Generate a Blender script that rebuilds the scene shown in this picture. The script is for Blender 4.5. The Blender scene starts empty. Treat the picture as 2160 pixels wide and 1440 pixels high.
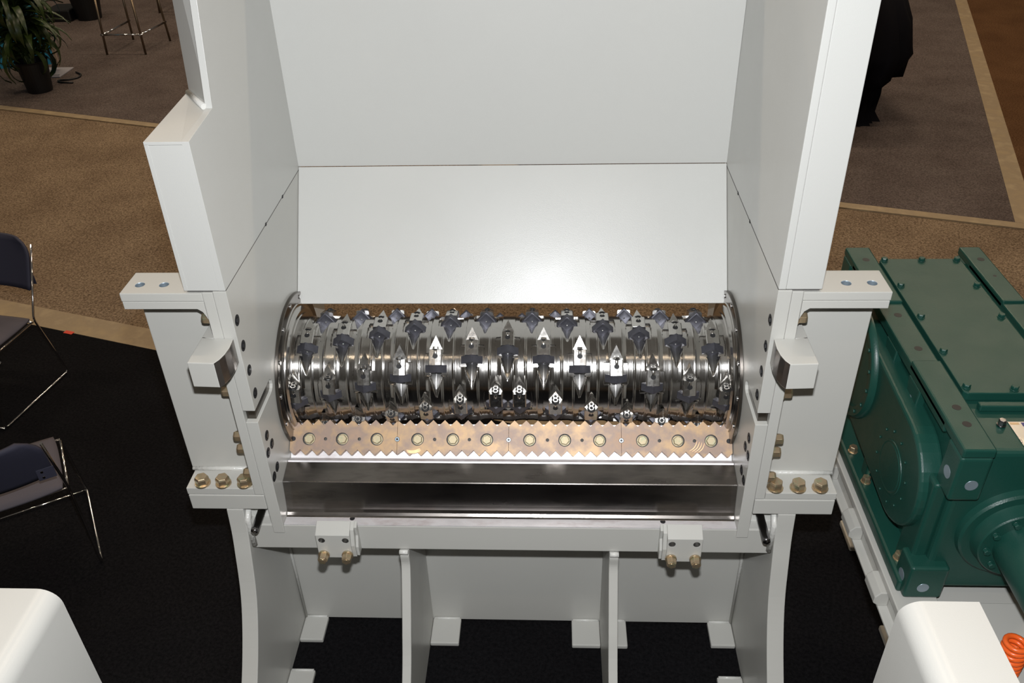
import bpy, bmesh, math, random
import numpy as np
from mathutils import Vector, Matrix
random.seed(7); np.random.seed(7)
PI = math.pi
scene = bpy.context.scene
C = scene.collection

# ------------------------------------------------------------------ camera
F_PX, PITCH, YAW, ROLL = 1829.55, .5984, .0557, -.0309
fw = Vector((-math.sin(YAW)*math.cos(PITCH), math.cos(YAW)*math.cos(PITCH), -math.sin(PITCH)))
rt = Vector((math.cos(YAW), math.sin(YAW), 0)); up = rt.cross(fw)
r2 = rt*math.cos(ROLL) + up*math.sin(ROLL); u2 = -rt*math.sin(ROLL) + up*math.cos(ROLL)
CAM = Vector((.1582, 0, 3.2))
cd = bpy.data.cameras.new('camera'); cam = bpy.data.objects.new('camera', cd); C.objects.link(cam)
cam.matrix_world = Matrix.Translation(CAM) @ Matrix((r2, u2, -fw)).transposed().to_4x4()
cd.sensor_width = 36; cd.lens = F_PX/2160*36; cd.clip_start = .05; cd.clip_end = 100
scene.camera = cam

# ------------------------------------------------------------------ world, lights, exposure
scene.view_settings.view_transform = 'Standard'; scene.view_settings.look = 'None'
scene.view_settings.gamma = 1; scene.view_settings.use_curve_mapping = False
scene.view_settings.exposure = 0.0
w = bpy.data.worlds.new('hall'); scene.world = w; w.use_nodes = True
nt = w.node_tree; nt.nodes.clear()
tc = nt.nodes.new('ShaderNodeTexCoord'); sp = nt.nodes.new('ShaderNodeSeparateXYZ')
rp = nt.nodes.new('ShaderNodeValToRGB'); mr = nt.nodes.new('ShaderNodeMapRange')
bg = nt.nodes.new('ShaderNodeBackground'); ow = nt.nodes.new('ShaderNodeOutputWorld')
nt.links.new(tc.outputs['Generated'], sp.inputs[0]); nt.links.new(sp.outputs['Z'], mr.inputs[0])
mr.inputs[1].default_value = -1; mr.inputs[2].default_value = 1
nt.links.new(mr.outputs[0], rp.inputs[0]); nt.links.new(rp.outputs[0], bg.inputs[0]); nt.links.new(bg.outputs[0], ow.inputs[0])
cr = rp.color_ramp
cr.elements[0].position = .45; cr.elements[0].color = (.05, .045, .04, 1)
cr.elements[1].position = 1.0; cr.elements[1].color = (.30, .27, .23, 1)
e_ = cr.elements.new(.62); e_.color = (.14, .125, .105, 1)
bg.inputs[1].default_value = .34

def area(name, loc, target, sx, sy, power, col):
    l = bpy.data.lights.new(name, 'AREA'); l.shape = 'RECTANGLE'; l.size = sx; l.size_y = sy
    l.energy = power; l.color = col
    o = bpy.data.objects.new(name, l); C.objects.link(o); o.location = loc
    o.rotation_euler = (Vector(target)-Vector(loc)).to_track_quat('-Z', 'Y').to_euler()
    return o
# the photographer's on-camera flash, a hand above the lens
fl = area('camera_flash', CAM + u2*.21 + r2*.01 - fw*.02, CAM + fw*3.0, .07, .045, 104, (.955, .975, 1.0))
# rows of warm hall lamps high above
for lx in (-7, -2.3, 2.3, 7):
    for ly, pw in ((-1.6, 16), (6.0, 95), (11.5, 105), (17.0, 100)):
        area('hall_lamp', (lx, ly, 8.6), (lx, ly, 0), 1.6, .16, pw, (1.0, .80, .58))

# ------------------------------------------------------------------ materials
def new_mat(name):
    m = bpy.data.materials.new(name); m.use_nodes = True
    return m, m.node_tree, m.node_tree.nodes['Principled BSDF']
def mat(name, col, rough=.5, metal=0., bump=0., bscale=200., spec=.5, mott=None, mscale=6., coat=0., rvar=0., stretch=None):
    m, nt, b = new_mat(name)
    b.inputs['Base Color'].default_value = (*col, 1); b.inputs['Roughness'].default_value = rough
    b.inputs['Metallic'].default_value = metal; b.inputs['Specular IOR Level'].default_value = spec
    b.inputs['Coat Weight'].default_value = coat
    tcn = nt.nodes.new('ShaderNodeTexCoord'); mp = nt.nodes.new('ShaderNodeMapping')
    nt.links.new(tcn.outputs['Object'], mp.inputs[0])
    if stretch: mp.inputs['Scale'].default_value = stretch
    if mott or rvar:
        n = nt.nodes.new('ShaderNodeTexNoise'); n.inputs['Scale'].default_value = mscale; n.inputs['Detail'].default_value = 6
        n.inputs['Roughness'].default_value = .62
        nt.links.new(mp.outputs[0], n.inputs['Vector'])
        if mott:
            r = nt.nodes.new('ShaderNodeValToRGB'); nt.links.new(n.outputs['Fac'], r.inputs[0])
            cols = [col]+list(mott); r.color_ramp.elements[0].position = .3; r.color_ramp.elements[1].position = .7
            r.color_ramp.elements[0].color = (*cols[0], 1); r.color_ramp.elements[1].color = (*cols[-1], 1)
            for i, c in enumerate(cols[1:-1]):
                q = r.color_ramp.elements.new(.3+.4*(i+1)/(len(cols)-1)); q.color = (*c, 1)
            nt.links.new(r.outputs[0], b.inputs['Base Color'])
        if rvar:
            q = nt.nodes.new('ShaderNodeMapRange'); nt.links.new(n.outputs['Fac'], q.inputs[0])
            q.inputs[1].default_value = .3; q.inputs[2].default_value = .7
            q.inputs[3].default_value = rough-rvar; q.inputs[4].default_value = rough+rvar
            nt.links.new(q.outputs[0], b.inputs['Roughness'])
    if bump:
        n2 = nt.nodes.new('ShaderNodeTexNoise'); n2.inputs['Scale'].default_value = bscale; n2.inputs['Detail'].default_value = 3
        nt.links.new(mp.outputs[0], n2.inputs['Vector'])
        bp = nt.nodes.new('ShaderNodeBump'); bp.inputs['Strength'].default_value = bump; bp.inputs['Distance'].default_value = .002
        nt.links.new(n2.outputs['Fac'], bp.inputs['Height']); nt.links.new(bp.outputs[0], b.inputs['Normal'])
    return m
def carpet(name, dark, light, scale=420., bump=.6, big=2.0):
    m, nt, b = new_mat(name)
    tcn = nt.nodes.new('ShaderNodeTexCoord')
    n = nt.nodes.new('ShaderNodeTexNoise'); n.inputs['Scale'].default_value = scale*.16; n.inputs['Detail'].default_value = 4; n.inputs['Roughness'].default_value = .8
    n3 = nt.nodes.new('ShaderNodeTexNoise'); n3.inputs['Scale'].default_value = big; n3.inputs['Detail'].default_value = 4
    for k in (n, n3): nt.links.new(tcn.outputs['Object'], k.inputs['Vector'])
    r = nt.nodes.new('ShaderNodeValToRGB'); r.color_ramp.elements[0].position = .36; r.color_ramp.elements[1].position = .64
    r.color_ramp.elements[0].color = (*dark, 1); r.color_ramp.elements[1].color = (*light, 1)
    nt.links.new(n.outputs['Fac'], r.inputs[0])
    mx = nt.nodes.new('ShaderNodeMix'); mx.data_type = 'RGBA'; mx.blend_type = 'MULTIPLY'; mx.inputs[0].default_value = 1
    r3 = nt.nodes.new('ShaderNodeValToRGB'); r3.color_ramp.elements[0].position = .35; r3.color_ramp.elements[1].position = .65
    r3.color_ramp.elements[0].color = (.82, .80, .80, 1); r3.color_ramp.elements[1].color = (1.05, 1.05, 1.05, 1)
    nt.links.new(n3.outputs['Fac'], r3.inputs[0]); nt.links.new(r.outputs[0], mx.inputs[6]); nt.links.new(r3.outputs[0], mx.inputs[7])
    nt.links.new(mx.outputs[2], b.inputs['Base Color'])
    b.inputs['Roughness'].default_value = 1; b.inputs['Specular IOR Level'].default_value = .05
    bp = nt.nodes.new('ShaderNodeBump'); bp.inputs['Strength'].default_value = bump; bp.inputs['Distance'].default_value = .006
    nt.links.new(n.outputs['Fac'], bp.inputs['Height']); nt.links.new(bp.outputs[0], b.inputs['Normal'])
    return m

M = {}
M['paint'] = mat('off_white_paint', (.50, .495, .462), .34, bump=.06, bscale=260, rvar=.04, mscale=5)
M['paint2'] = mat('off_white_sheet_paint', (.54, .54, .515), .34, bump=.12, bscale=330, rvar=.04, mscale=4)
M['ground'] = mat('ground_steel', (.60, .59, .58), .3, 1., bump=.15, bscale=90, rvar=.08, mscale=14, mott=[(.70, .69, .68)])
M['polish'] = mat('turned_polished_steel', (.50, .485, .465), .16, 1., bump=.04, bscale=300, stretch=(14, 1, 1), rvar=.03, mscale=20)
M['milled'] = mat('milled_pocket_steel', (.46, .455, .45), .34, 1.)
M['cutter'] = mat('dark_tool_steel', (.075, .075, .09), .48, .6, mott=[(.11, .11, .13)], mscale=40)
M['holder'] = mat('milled_holder_steel', (.60, .585, .56), .25, 1., rvar=.05, mscale=60)
M['knife'] = mat('straw_tempered_steel', (.36, .235, .17), .50, .25, mott=[(.50, .33, .18), (.32, .235, .19), (.44, .29, .195)], mscale=7, rvar=.07, bump=.05)
M['discdark'] = mat('dark_turned_steel', (.16, .145, .13), .26, 1.)
M['scuff'] = mat('bright_scuff', (.85, .52, .28), .4, .6)
M['bar'] = mat('stained_bar_steel', (.20, .19, .182), .24, 1., mott=[(.30, .275, .255), (.17, .155, .145)], mscale=7, rvar=.05, stretch=(.5, 2, 2))
M['ledge'] = mat('bright_ledge_steel', (.66, .64, .65), .45, .45, mott=[(.76, .74, .75), (.58, .52, .52)], mscale=9, stretch=(1, 3, 3))
M['gold'] = mat('yellow_zinc', (.50, .43, .27), .34, .85, mott=[(.60, .45, .30), (.46, .50, .32)], mscale=45)
M['goldmatte'] = mat('worn_yellow_zinc', (.47, .43, .27), .55, .35, mott=[(.56, .46, .30), (.42, .44, .28)], mscale=45)
M['darksteel'] = mat('dark_steel', (.22, .215, .22), .24, 1.)
M['black'] = mat('black_hole', (.008, .008, .009), .6)
M['screw'] = mat('black_oxide', (.03, .03, .032), .4, .6)
M['green'] = mat('dark_green_enamel', (.009, .056, .042), .36, bump=.22, bscale=240, rvar=.05, mscale=12)
M['greytop'] = mat('grey_rubber', (.05, .046, .05), .55)
M['orange'] = mat('orange_spring_paint', (.85, .13, .02), .28)
M['seam'] = mat('dark_seam_recess_shade', (.10, .095, .09), .8)  # dark joint and plate lines, plus shade coloured into the knife counterbores
M['weld'] = mat('weld_bead_paint', (.64, .635, .60), .2, bump=1., bscale=90)
M['hole_blue'] = mat('bare_hole_wall', (.33, .40, .46), .4, .6)
M['chrome'] = mat('chrome', (.72, .70, .70), .1, 1.)
M['fabric'] = mat('charcoal_fabric', (.105, .095, .108), .95, bump=.5, bscale=500, spec=.1)
M['plastic'] = mat('black_plastic', (.04, .04, .062), .6, bump=.3, bscale=400, spec=.25)
M['cloth'] = mat('black_cloth', (.008, .0075, .010), .9, spec=.08)
M['leaf'] = mat('leaf_green', (.007, .022, .005), .38, mott=[(.030, .050, .010), (.010, .025, .006)], mscale=9)
M['stem'] = mat('stem_green', (.10, .12, .04), .6)
M['pot'] = mat('black_pot', (.003, .003, .0035), .5)
M['blue'] = mat('blue_panel_face', (.035, .33, .56), .5)
M['trimwood'] = mat('beige_edge_trim', (.35, .26, .19), .6)
M['bronze'] = mat('bronze_tube', (.22, .17, .12), .35, .9)
M['greymetal'] = mat('grey_powder_coat', (.30, .29, .32), .5)
M['tape'] = mat('tan_seam_tape', (.34, .25, .135), .55, mott=[(.27, .20, .12), (.38, .29, .17)], mscale=5)
M['redtape'] = mat('red_tape', (.6, .05, .02), .5)
M['plate_blue'] = mat('nameplate_blue', (.05, .05, .20), .35, .3)
M['carpet_black'] = carpet('black_booth_carpet', (.004, .004, .0045), (.011, .0105, .0115))
M['carpet_grey'] = carpet('grey_booth_carpet', (.058, .046, .042), (.168, .136, .124))
M['carpet_brown'] = carpet('brown_aisle_carpet', (.080, .054, .034), (.33, .245, .165))
M['carpet_rust'] = carpet('dark_rust_carpet', (.055, .025, .010), (.15, .08, .04))

# ------------------------------------------------------------------ mesh helpers
def xform(P, mtx):
    return [mtx @ Vector(p) for p in P]
class MB:
    def __init__(s): s.v = []; s.f = []; s.m = []; s.sm = []
    def add(s, V, Fs, mi=0, smooth=False):
        n = len(s.v); s.v += [Vector(p) for p in V]
        for f in Fs: s.f.append(tuple(n+i for i in f)); s.m.append(mi); s.sm.append(smooth)
        return s
    def box(s, x0, x1, y0, y1, z0, z1, mi=0, mtx=None):
        V = [(x, y, z) for x in (min(x0, x1), max(x0, x1)) for y in (min(y0, y1), max(y0, y1)) for z in (min(z0, z1), max(z0, z1))]
        if mtx: V = xform(V, mtx)
        return s.add(V, [(0, 1, 3, 2), (4, 6, 7, 5), (0, 4, 5, 1), (2, 3, 7, 6), (0, 2, 6, 4), (1, 5, 7, 3)], mi)
    def prism(s, poly, axis, a, b, mi=0, mtx=None):
        def P(p, t):
            return {'x': (t, p[0], p[1]), 'y': (p[0], t, p[1]), 'z': (p[0], p[1], t)}[axis]
        n = len(poly); V = [P(p, a) for p in poly]+[P(p, b) for p in poly]
        if mtx: V = xform(V, mtx)
        Fs = [tuple(range(n))[::-1], tuple(range(n, 2*n))]+[(i, (i+1) % n, n+(i+1) % n, n+i) for i in range(n)]
        return s.add(V, Fs, mi)
    def cyl(s, p0, p1, r, n=20, mi=0, r1=None, smooth=True, caps=True, ph=0.):
        p0 = Vector(p0); p1 = Vector(p1); d = (p1-p0).normalized(); r1 = r if r1 is None else r1
        a = d.orthogonal().normalized()
        if abs(d.z) > .9: a = Vector((1, 0, 0))
        elif abs(d.x) > .9: a = Vector((0, 1, 0))
        a = (a-d*a.dot(d)).normalized(); b = d.cross(a)
        V = [p+(a*math.cos(2*PI*i/n+ph)+b*math.sin(2*PI*i/n+ph))*rr for p, rr in ((p0, r), (p1, r1)) for i in range(n)]
        s.add(V, [(i, (i+1) % n, n+(i+1) % n, n+i) for i in range(n)], mi, smooth)
        if caps: s.add(V, [tuple(range(n))[::-1], tuple(range(n, 2*n))], mi)
        return s
    def lathe(s, prof, c, axis='x', n=96, mi=0, smooth=False, sgn=1, closed=False):
        # prof: (t, r) along the axis
        V = []
        for t, r in prof:
            for i in range(n):
                a = 2*PI*i/n; u, v = r*math.cos(a), r*math.sin(a)
                V.append({'x': (c[0]+sgn*t, c[1]+u, c[2]+v), 'y': (c[0]+u, c[1]+sgn*t, c[2]+v), 'z': (c[0]+u, c[1]+v, c[2]+sgn*t)}[axis])
        m = len(prof); Fs = []
        for j in range(m if closed else m-1):
            k = (j+1) % m
            for i in range(n): Fs.append((j*n+i, j*n+(i+1) % n, k*n+(i+1) % n, k*n+i))
        return s.add(V, Fs, mi, smooth)
    def tube(s, pts, r, n=10, mi=0, sub=6, closed=False, bend=None):
        P = [Vector(p) for p in pts]
        if bend:      # round every corner with a short arc
            Q = [P[0]]
            for i in range(1, len(P)-1):
                a, b, c = P[i-1], P[i], P[i+1]
                d1 = (a-b); d2 = (c-b); q = min(bend, d1.length*.45, d2.length*.45)
                s0 = b+d1.normalized()*q; s1 = b+d2.normalized()*q
                for k in range(sub+1):
                    t = k/sub; Q.append(s0*(1-t)**2+b*2*t*(1-t)+s1*t*t)
            Q.append(P[-1]); P = Q
        rings = []; prev = None
        for i, p in enumerate(P):
            d = (P[min(i+1, len(P)-1)]-P[max(i-1, 0)]).normalized()
            if prev is None: a = d.orthogonal().normalized()
            else:
                a = prev-d*prev.dot(d); a.normalize()
            prev = a; b = d.cross(a)
            rings.append([p+(a*math.cos(2*PI*k/n)+b*math.sin(2*PI*k/n))*r for k in range(n)])
        V = [q for R in rings for q in R]; m = len(rings)
        Fs = [(j*n+k, j*n+(k+1) % n, (j+1)*n+(k+1) % n, (j+1)*n+k) for j in range(m-1) for k in range(n)]
        s.add(V, Fs, mi, True); s.add(V, [tuple(range(n))[::-1], tuple((m-1)*n+k for k in range(n))], mi)
        return s
    def build(s, name, mats, parent=None, bevel=0., seg=2, label=None, mtx=None, offset=True):
        me = bpy.data.meshes.new(name)
        off = Vector((0, 0, 0))
        if parent is not None and offset: off = parent.get('_base') and Vector(parent['_base']) or off
        me.from_pydata([tuple(v-off) for v in s.v], [], s.f)
        if not isinstance(mats, (list, tuple)): mats = [mats]
        for m in mats: me.materials.append(m if not isinstance(m, str) else M[m])
        bm = bmesh.new(); bm.from_mesh(me); bm.faces.ensure_lookup_table()
        for i, f in enumerate(bm.faces): f.material_index = s.m[i]; f.smooth = s.sm[i]
        bmesh.ops.remove_doubles(bm, verts=bm.verts, dist=1e-6)
        bmesh.ops.recalc_face_normals(bm, faces=bm.faces)
        bm.to_mesh(me); bm.free()
        o = bpy.data.objects.new(name, me); C.objects.link(o)
        if parent is not None:
            o.parent = parent
            if offset: o['_base'] = list(off)
        if bevel:
            b = o.modifiers.new('edge', 'BEVEL'); b.width = bevel; b.segments = seg; b.limit_method = 'ANGLE'; b.angle_limit = math.radians(35)
        if label: o['label'] = label
        return o
def thing(name, label, cat, loc=(0, 0, 0), rotz=0., group=None):
    o = bpy.data.objects.new(name, None); C.objects.link(o); o.location = loc; o.rotation_euler = (0, 0, rotz)
    o.empty_display_size = .1; o['label'] = label; o['category'] = cat; o['_base'] = list(loc)
    if group: o['group'] = group
    return o
def cut(o, mb, inner=None):
    # mill real holes: boolean evaluated once, the tool is removed again
    me = bpy.data.meshes.new('tool'); me.from_pydata([tuple(v) for v in mb.v], [], mb.f)
    bm = bmesh.new(); bm.from_mesh(me); bmesh.ops.remove_doubles(bm, verts=bm.verts, dist=1e-6); bmesh.ops.recalc_face_normals(bm, faces=bm.faces); bm.to_mesh(me); bm.free()
    if inner: me.materials.append(M[inner])
    c = bpy.data.objects.new('tool', me); C.objects.link(c)
    if o.parent: c.location = o.parent.matrix_world.translation if o.parent.parent is None else o.parent.parent.location
    off = Vector(o.get('_base', (0, 0, 0))); c.location = (0, 0, 0)
    for v in me.vertices: v.co -= off
    keep = [m for m in o.modifiers]; par = o.parent; o.parent = None
    for m in keep: m.show_viewport = False
    b = o.modifiers.new('cut', 'BOOLEAN'); b.operation = 'DIFFERENCE'; b.object = c; b.solver = 'EXACT'
    if inner:
        try: b.material_mode = 'TRANSFER'
        except Exception: pass
    bpy.context.view_layer.update()
    dg = bpy.context.evaluated_depsgraph_get()
    nm = bpy.data.meshes.new_from_object(o.evaluated_get(dg))
    o.modifiers.remove(b); nm.name = o.name; o.data = nm
    for m in keep: m.show_viewport = True
    o.parent = par
    bpy.data.objects.remove(c)
def tag(o, label, cat, group=None):
    o['label'] = label; o['category'] = cat
    if group: o['group'] = group
    return o
def struct(o, label=None):
    o['kind'] = 'structure'
    if label: o['label'] = label
    return o
def hexbolt(mb, p, d, r, h, washer=True, mi=0, ph=0.):
    p = Vector(p); d = Vector(d).normalized()
    if washer: mb.cyl(p, p+d*h*.22, r*1.12, 24, mi)
    q = p+d*h*.2
    mb.cyl(q, q+d*h*.62, r, 6, mi, smooth=False, ph=ph)
    mb.cyl(q+d*h*.62, q+d*h*.82, r, 6, mi, r1=r*.86, smooth=False, ph=ph)
    return mb

# ------------------------------------------------------------------ floor and carpets
A = math.atan(-.31); ux = Vector((math.cos(A), math.sin(A), 0)); uy = Vector((-math.sin(A), math.cos(A), 0))
def RP(a, b, z=0.):
    v = ux*a+uy*b; return (v.x, v.y, z)
def rb(p):      # world xy -> carpet frame
    v = Vector((p[0], p[1], 0)); return v.dot(ux), v.dot(uy)
def slab(a0, a1, b0, b1, z0, z1):
    mb = MB().box(a0, a1, b0, b1, z0, z1); bld = mb.build
    def build(*a, **k):
        o = bld(*a, **k); o.rotation_euler = (0, 0, A); return o
    mb.build = build
    return mb
struct(slab(-26, 26, -10, 34, -.12, -.012).build('floor', 'carpet_brown'), 'speckled brown carpet floor of the exhibition hall')
B0 = rb((-2.5, 4.60))[1]      # far edge of the black booth carpet
B1 = rb((-4.065, 8.816))[1]   # near edge of the grey carpet
AR = rb((5.05, 10.3))[0]      # right edge of the grey carpet
tag(slab(-9, 9, -4, B0, -.012, 0).build('black_carpet', 'carpet_black', bevel=.004), 'matte black booth carpet under the shredder, folding chairs and gearbox', 'carpet')
tag(slab(-14, AR, B1, 24, -.012, .004).build('grey_carpet', 'carpet_grey', bevel=.004), 'heathered grey booth carpet under the bar stools and potted plants', 'carpet')
tag(slab(AR+.16, 24, B1-.1, 24, -.012, .0).build('rust_carpet', 'carpet_rust'), 'dark rust brown carpet in the upper right corner', 'carpet')
tag(slab(-9, 9, B0, B0+.20, -.012, .001).build('seam_tape', 'tape'), 'wide tan tape strip along the far edge of the black carpet', 'tape strip')
tag(slab(-14, AR+.16, B1-.10, B1, -.012, .001).build('seam_tape', 'tape'), 'narrow tan tape strip along the near edge of the grey carpet', 'tape strip')
tag(slab(AR, AR+.16, B1, 23.9, -.0118, .002).build('seam_tape', 'tape'), 'tan tape strip between the grey carpet and the dark rust carpet', 'tape strip')
a_, b_ = rb((-3.13, 4.78))
tag(slab(a_-.035, a_+.035, B0-.02, B0+.012, .001, .003).build('red_tape', 'redtape'), 'small scrap of red tape at the edge of the black carpet', 'tape')

# ------------------------------------------------------------------ shredder
W, Y0 = .8118, 2.18
S = thing('industrial_shredder', 'large off-white single shaft industrial shredder with an open hopper and a steel cutting rotor', 'machine', (0, 2.6, 0))
def two(fn):
    for s in (-1, 1): fn(s)

# --- hopper
def hopper_side(s):
    top = 3.05
    mb = MB()
    if s > 0:
        mb.box(W, W+.022, Y0, 3.11, 1.893, top)
        mb.box(W+.022, .937, Y0+.001, Y0+.02, 1.893, top)
        mb.box(.925, .937, Y0+.02, 3.09, 1.893, top)
        mb.box(W, .937, 3.09, 3.11, 1.893, top)
        mb.box(W+.02, .93, Y0+.02, 3.09, 1.893, 1.91)
    else:
        mb.prism([(Y0, 1.893), (Y0, 2.357), (2.387, 2.376), (2.50, 2.9), (2.53, top), (3.11, top), (3.11, 1.893)], 'x', -W, -W-.020)
        mb.box(-W-.02, -.937, Y0+.001, Y0+.02, 1.893, 2.347)
        mb.add([(-W-.02, Y0, 2.348), (-.937, Y0, 2.348), (-.937, 2.56, 2.366), (-W-.02, 2.43, 2.366), (-W-.02, Y0, 2.357), (-.937, Y0, 2.357), (-.937, 2.57, 2.378), (-W-.02, 2.43, 2.378)],
               [(0, 1, 2, 3), (4, 5, 6, 7), (0, 1, 5, 4), (1, 2, 6, 5), (2, 3, 7, 6), (3, 0, 4, 7)])
        mb.add([(-W-.02, 2.415, 2.345), (-.937, 2.545, 2.345), (-.937, 2.64, top), (-W-.02, 2.545, top), (-W-.02, 2.435, 2.345), (-.937, 2.565, 2.345), (-.937, 2.66, top), (-W-.02, 2.565, top)],
               [(0, 1, 2, 3), (4, 5, 6, 7), (0, 1, 5, 4), (1, 2, 6, 5), (2, 3, 7, 6), (3, 0, 4, 7)])
        mb.prism([(Y0, 1.893), (Y0, 2.35), (2.56, 2.37), (2.65, top), (3.11, top), (3.11, 1.893)], 'x', -.925, -.937)
        mb.box(-W, -.937, 3.09, 3.11, 1.893, top)
    mb.build('hopper_side_panel', 'paint2', S, bevel=.0025)
two(hopper_side)
MB().tube([(-W-.022, 2.385, 2.381), (-.930, 2.525, 2.378)], .009, 8).build('weld_bead', 'weld', S)
MB().box(-W, W, 3.088, 3.11, 1.903, 3.05).build('hopper_back_panel', 'paint2', S)
# sloping chute plate down to the rotor
MB().prism([(2.776, 1.478), (3.082, 1.903), (3.098, 1.892), (2.790, 1.468)], 'x', -W+.001, W-.001).build('chute_plate', 'paint2', S, bevel=.0015, seg=1)

# --- chamber side walls: plate with a slot milled from the front edge
RC = Vector((0, 2.655, 1.264)); RD = .293
def side_wall(s):
    x0, x1 = s*W, s*(W+.041)
    poly = [(Y0, 1.890), (3.11, 1.890), (3.11, .93), (Y0+.02, .868), (Y0, .868), (Y0, 1.386),
            (2.358, 1.384), (2.368, 1.400), (2.366, 1.428), (2.345, 1.441), (2.33, 1.437), (2.205, 1.432), (Y0, 1.432)]
    poly = [(Y0, 1.890), (3.11, 1.890), (3.11, .93), (Y0, .868), (Y0, 1.387), (2.348, 1.387), (2.362, 1.392), (2.370, 1.404), (2.370, 1.418), (2.362, 1.430), (2.348, 1.435), (Y0, 1.435)]
    MB().prism(poly, 'x', x0, x1).build('side_wall_plate', 'paint', S, bevel=.002)
    mb = MB().box(s*(W+.010), s*(W+.04), 2.20, 2.38, 1.37, 1.45)
    mb.build('slot_liner', 'discdark', S, label='bare ground steel inside the slot')
    mb = MB().box(s*(W+.0415), s*.886, Y0, 3.05, 1.058, 1.886)
    mb.build('outer_wall_plate', 'paint', S, bevel=.002)
    # join line between the hopper and the chamber
    MB().box(s*(W+.0005), s*.93, Y0+.004, 3.1, 1.8885, 1.8945).build('hopper_joint', 'seam', S, label='dark joint line')
    for yy in (2.62, 2.84):
        MB().box(s*(W-.0012), s*(W+.004), yy-.006, yy+.006, 1.887, 1.897).build('joint_gap', 'black', S)
two(side_wall)
plugs = [(2.211, 1.769), (2.211, 1.674), (2.212, 1.578), (2.214, 1.484), (2.225, 1.293), (2.25, 1.235), (2.203, 1.235), (2.248, 1.129), (2.205, 1.122)]
for s in (-1, 1):
    for y, z in plugs:
        mb = MB().cyl((s*(W+.002), y, z), (s*(W-.0008), y, z), .0185, 24)
        mb.cyl((s*(W-.001), y, z), (s*(W-.004), y, z), .0105, 6, 1, smooth=False)
        mb.build('cap_screw', ['black', 'screw'], S, label='black recessed socket screw')
# --- top mounting flanges (two plates) and fillet
def top_flange(s):
    fo = MB().box(s*.8865, s*1.1385, Y0, 2.308, 1.8555, 1.884).build('mounting_flange', 'paint', S, bevel=.0025)
    tool = MB()
    for x in (1.0205, 1.0955): tool.cyl((s*x, 2.233, 1.84), (s*x, 2.233, 1.90), .0138, 28, smooth=False)
    cut(fo, tool, 'hole_blue')
    MB().prism([(s*.8870, 1.79), (s*.8900, 1.80), (s*.898, 1.818), (s*.912, 1.8285), (s*1.1365, 1.8285), (s*1.1365, 1.8545), (s*.8870, 1.8545)], 'y', Y0, 2.306).build('mounting_flange', 'paint', S, bevel=.002)
two(top_flange)
# --- bearing plates, flange at the foot
def bearing(s):
    MB().prism([(s*.8875, 1.0865), (s*1.138, 1.0865), (s*1.138, 1.60), (s*1.138, 1.8275), (s*.8875, 1.8275)], 'y', 2.283, 2.345).build('bearing_housing_plate', 'paint', S, bevel=.003)
    MB().box(s*.8875, s*1.1275, Y0+.002, 2.42, 1.0555, 1.085).build('foot_flange', 'paint', S, bevel=.0025)
    MB().tube([(s*.89, 2.280, 1.0895), (s*1.134, 2.280, 1.0895)], .008, 8).build('weld_bead', 'weld', S)
    MB().box(s*.8545, s*1.1255, Y0, 2.50, .9865, 1.054).build('stand_top_plate', 'paint', S, bevel=.003)
    for x, dy in ((.9225, 0), (.9995, .002), (1.074, 0)):
        hexbolt(MB(), (s*x, 2.205, 1.085), (0, 0, 1), .0245, .034, ph=.35+x).build('flange_bolt', 'gold', S, bevel=.0012, label='yellow zinc hex bolt')
two(bearing)
for s in (-1, 1):
    for i, z in enumerate((1.776, 1.655, 1.492, 1.301, 1.245, 1.133)):
        hexbolt(MB(), (s*.886, 2.213, z), (s, 0, 0), .0185, .032, ph=.5).build('side_bolt', 'gold', S, bevel=.001, label='yellow zinc hex bolt head on the outer wall')
# --- hinge blocks with a bare machined inner face
def hinge_block(s):
    z0, z1 = 1.632, 1.722
    a = [(.925, 2.19), (.925, 2.052), (.842, 2.048), (.832, 2.066), (.824, 2.095), (.8205, 2.13), (.823, 2.179), (.885, 2.1795)]
    mb = MB().prism([(s*x, y) for x, y in a], 'z', z0, z1)
    n = len(a)
    for i in range(2, 6): mb.m[2+i] = 1
    mb.build('hinge_block', ['paint', 'bar'], S, bevel=.0025, label='thick off-white block with a bare curved inner face')
    MB().box(s*.887, s*.925, 2.181, 2.281, 1.655, 1.722).build('hinge_block_shank', 'paint', S, bevel=.002)
two(hinge_block)

# --- rotor
pitch = .1285; PHI0 = 35.9
cuts = []
for k in range(-6, 7): cuts.append((k*pitch, -18.6+9.55*abs(k)))
for s in (-1, 1):
    for j in range(6): cuts.append((s*(.0848+.1285*j), -67.5+9.4*j))
    for j in range(6): cuts.append((s*(.0424+.1285*j), 42.6+9.4*j))
    for j in range(6): cuts.append((s*(.0424+.1285*j), -112.5+9.3*j))
    for j in range(6): cuts.append((s*(.0848+.1285*j), 100+9.4*j))
nx, na = 960, 860
X = np.linspace(-.790, .790, nx); PH = np.linspace(-180, 180, na, endpoint=False)
R0 = .199
R = np.full((na, nx), R0)
tri = np.abs(((X/(.04283)) % 1)-.5)           # fine turned ridges
R += (.0022*np.clip(1-tri*9, 0, 1))[None, :]
tri2 = np.abs((((X+.0642)/.1285) % 1)-.5)
R -= (.004*np.clip((tri2-.12)*6, 0, 1))[None, :]
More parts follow.
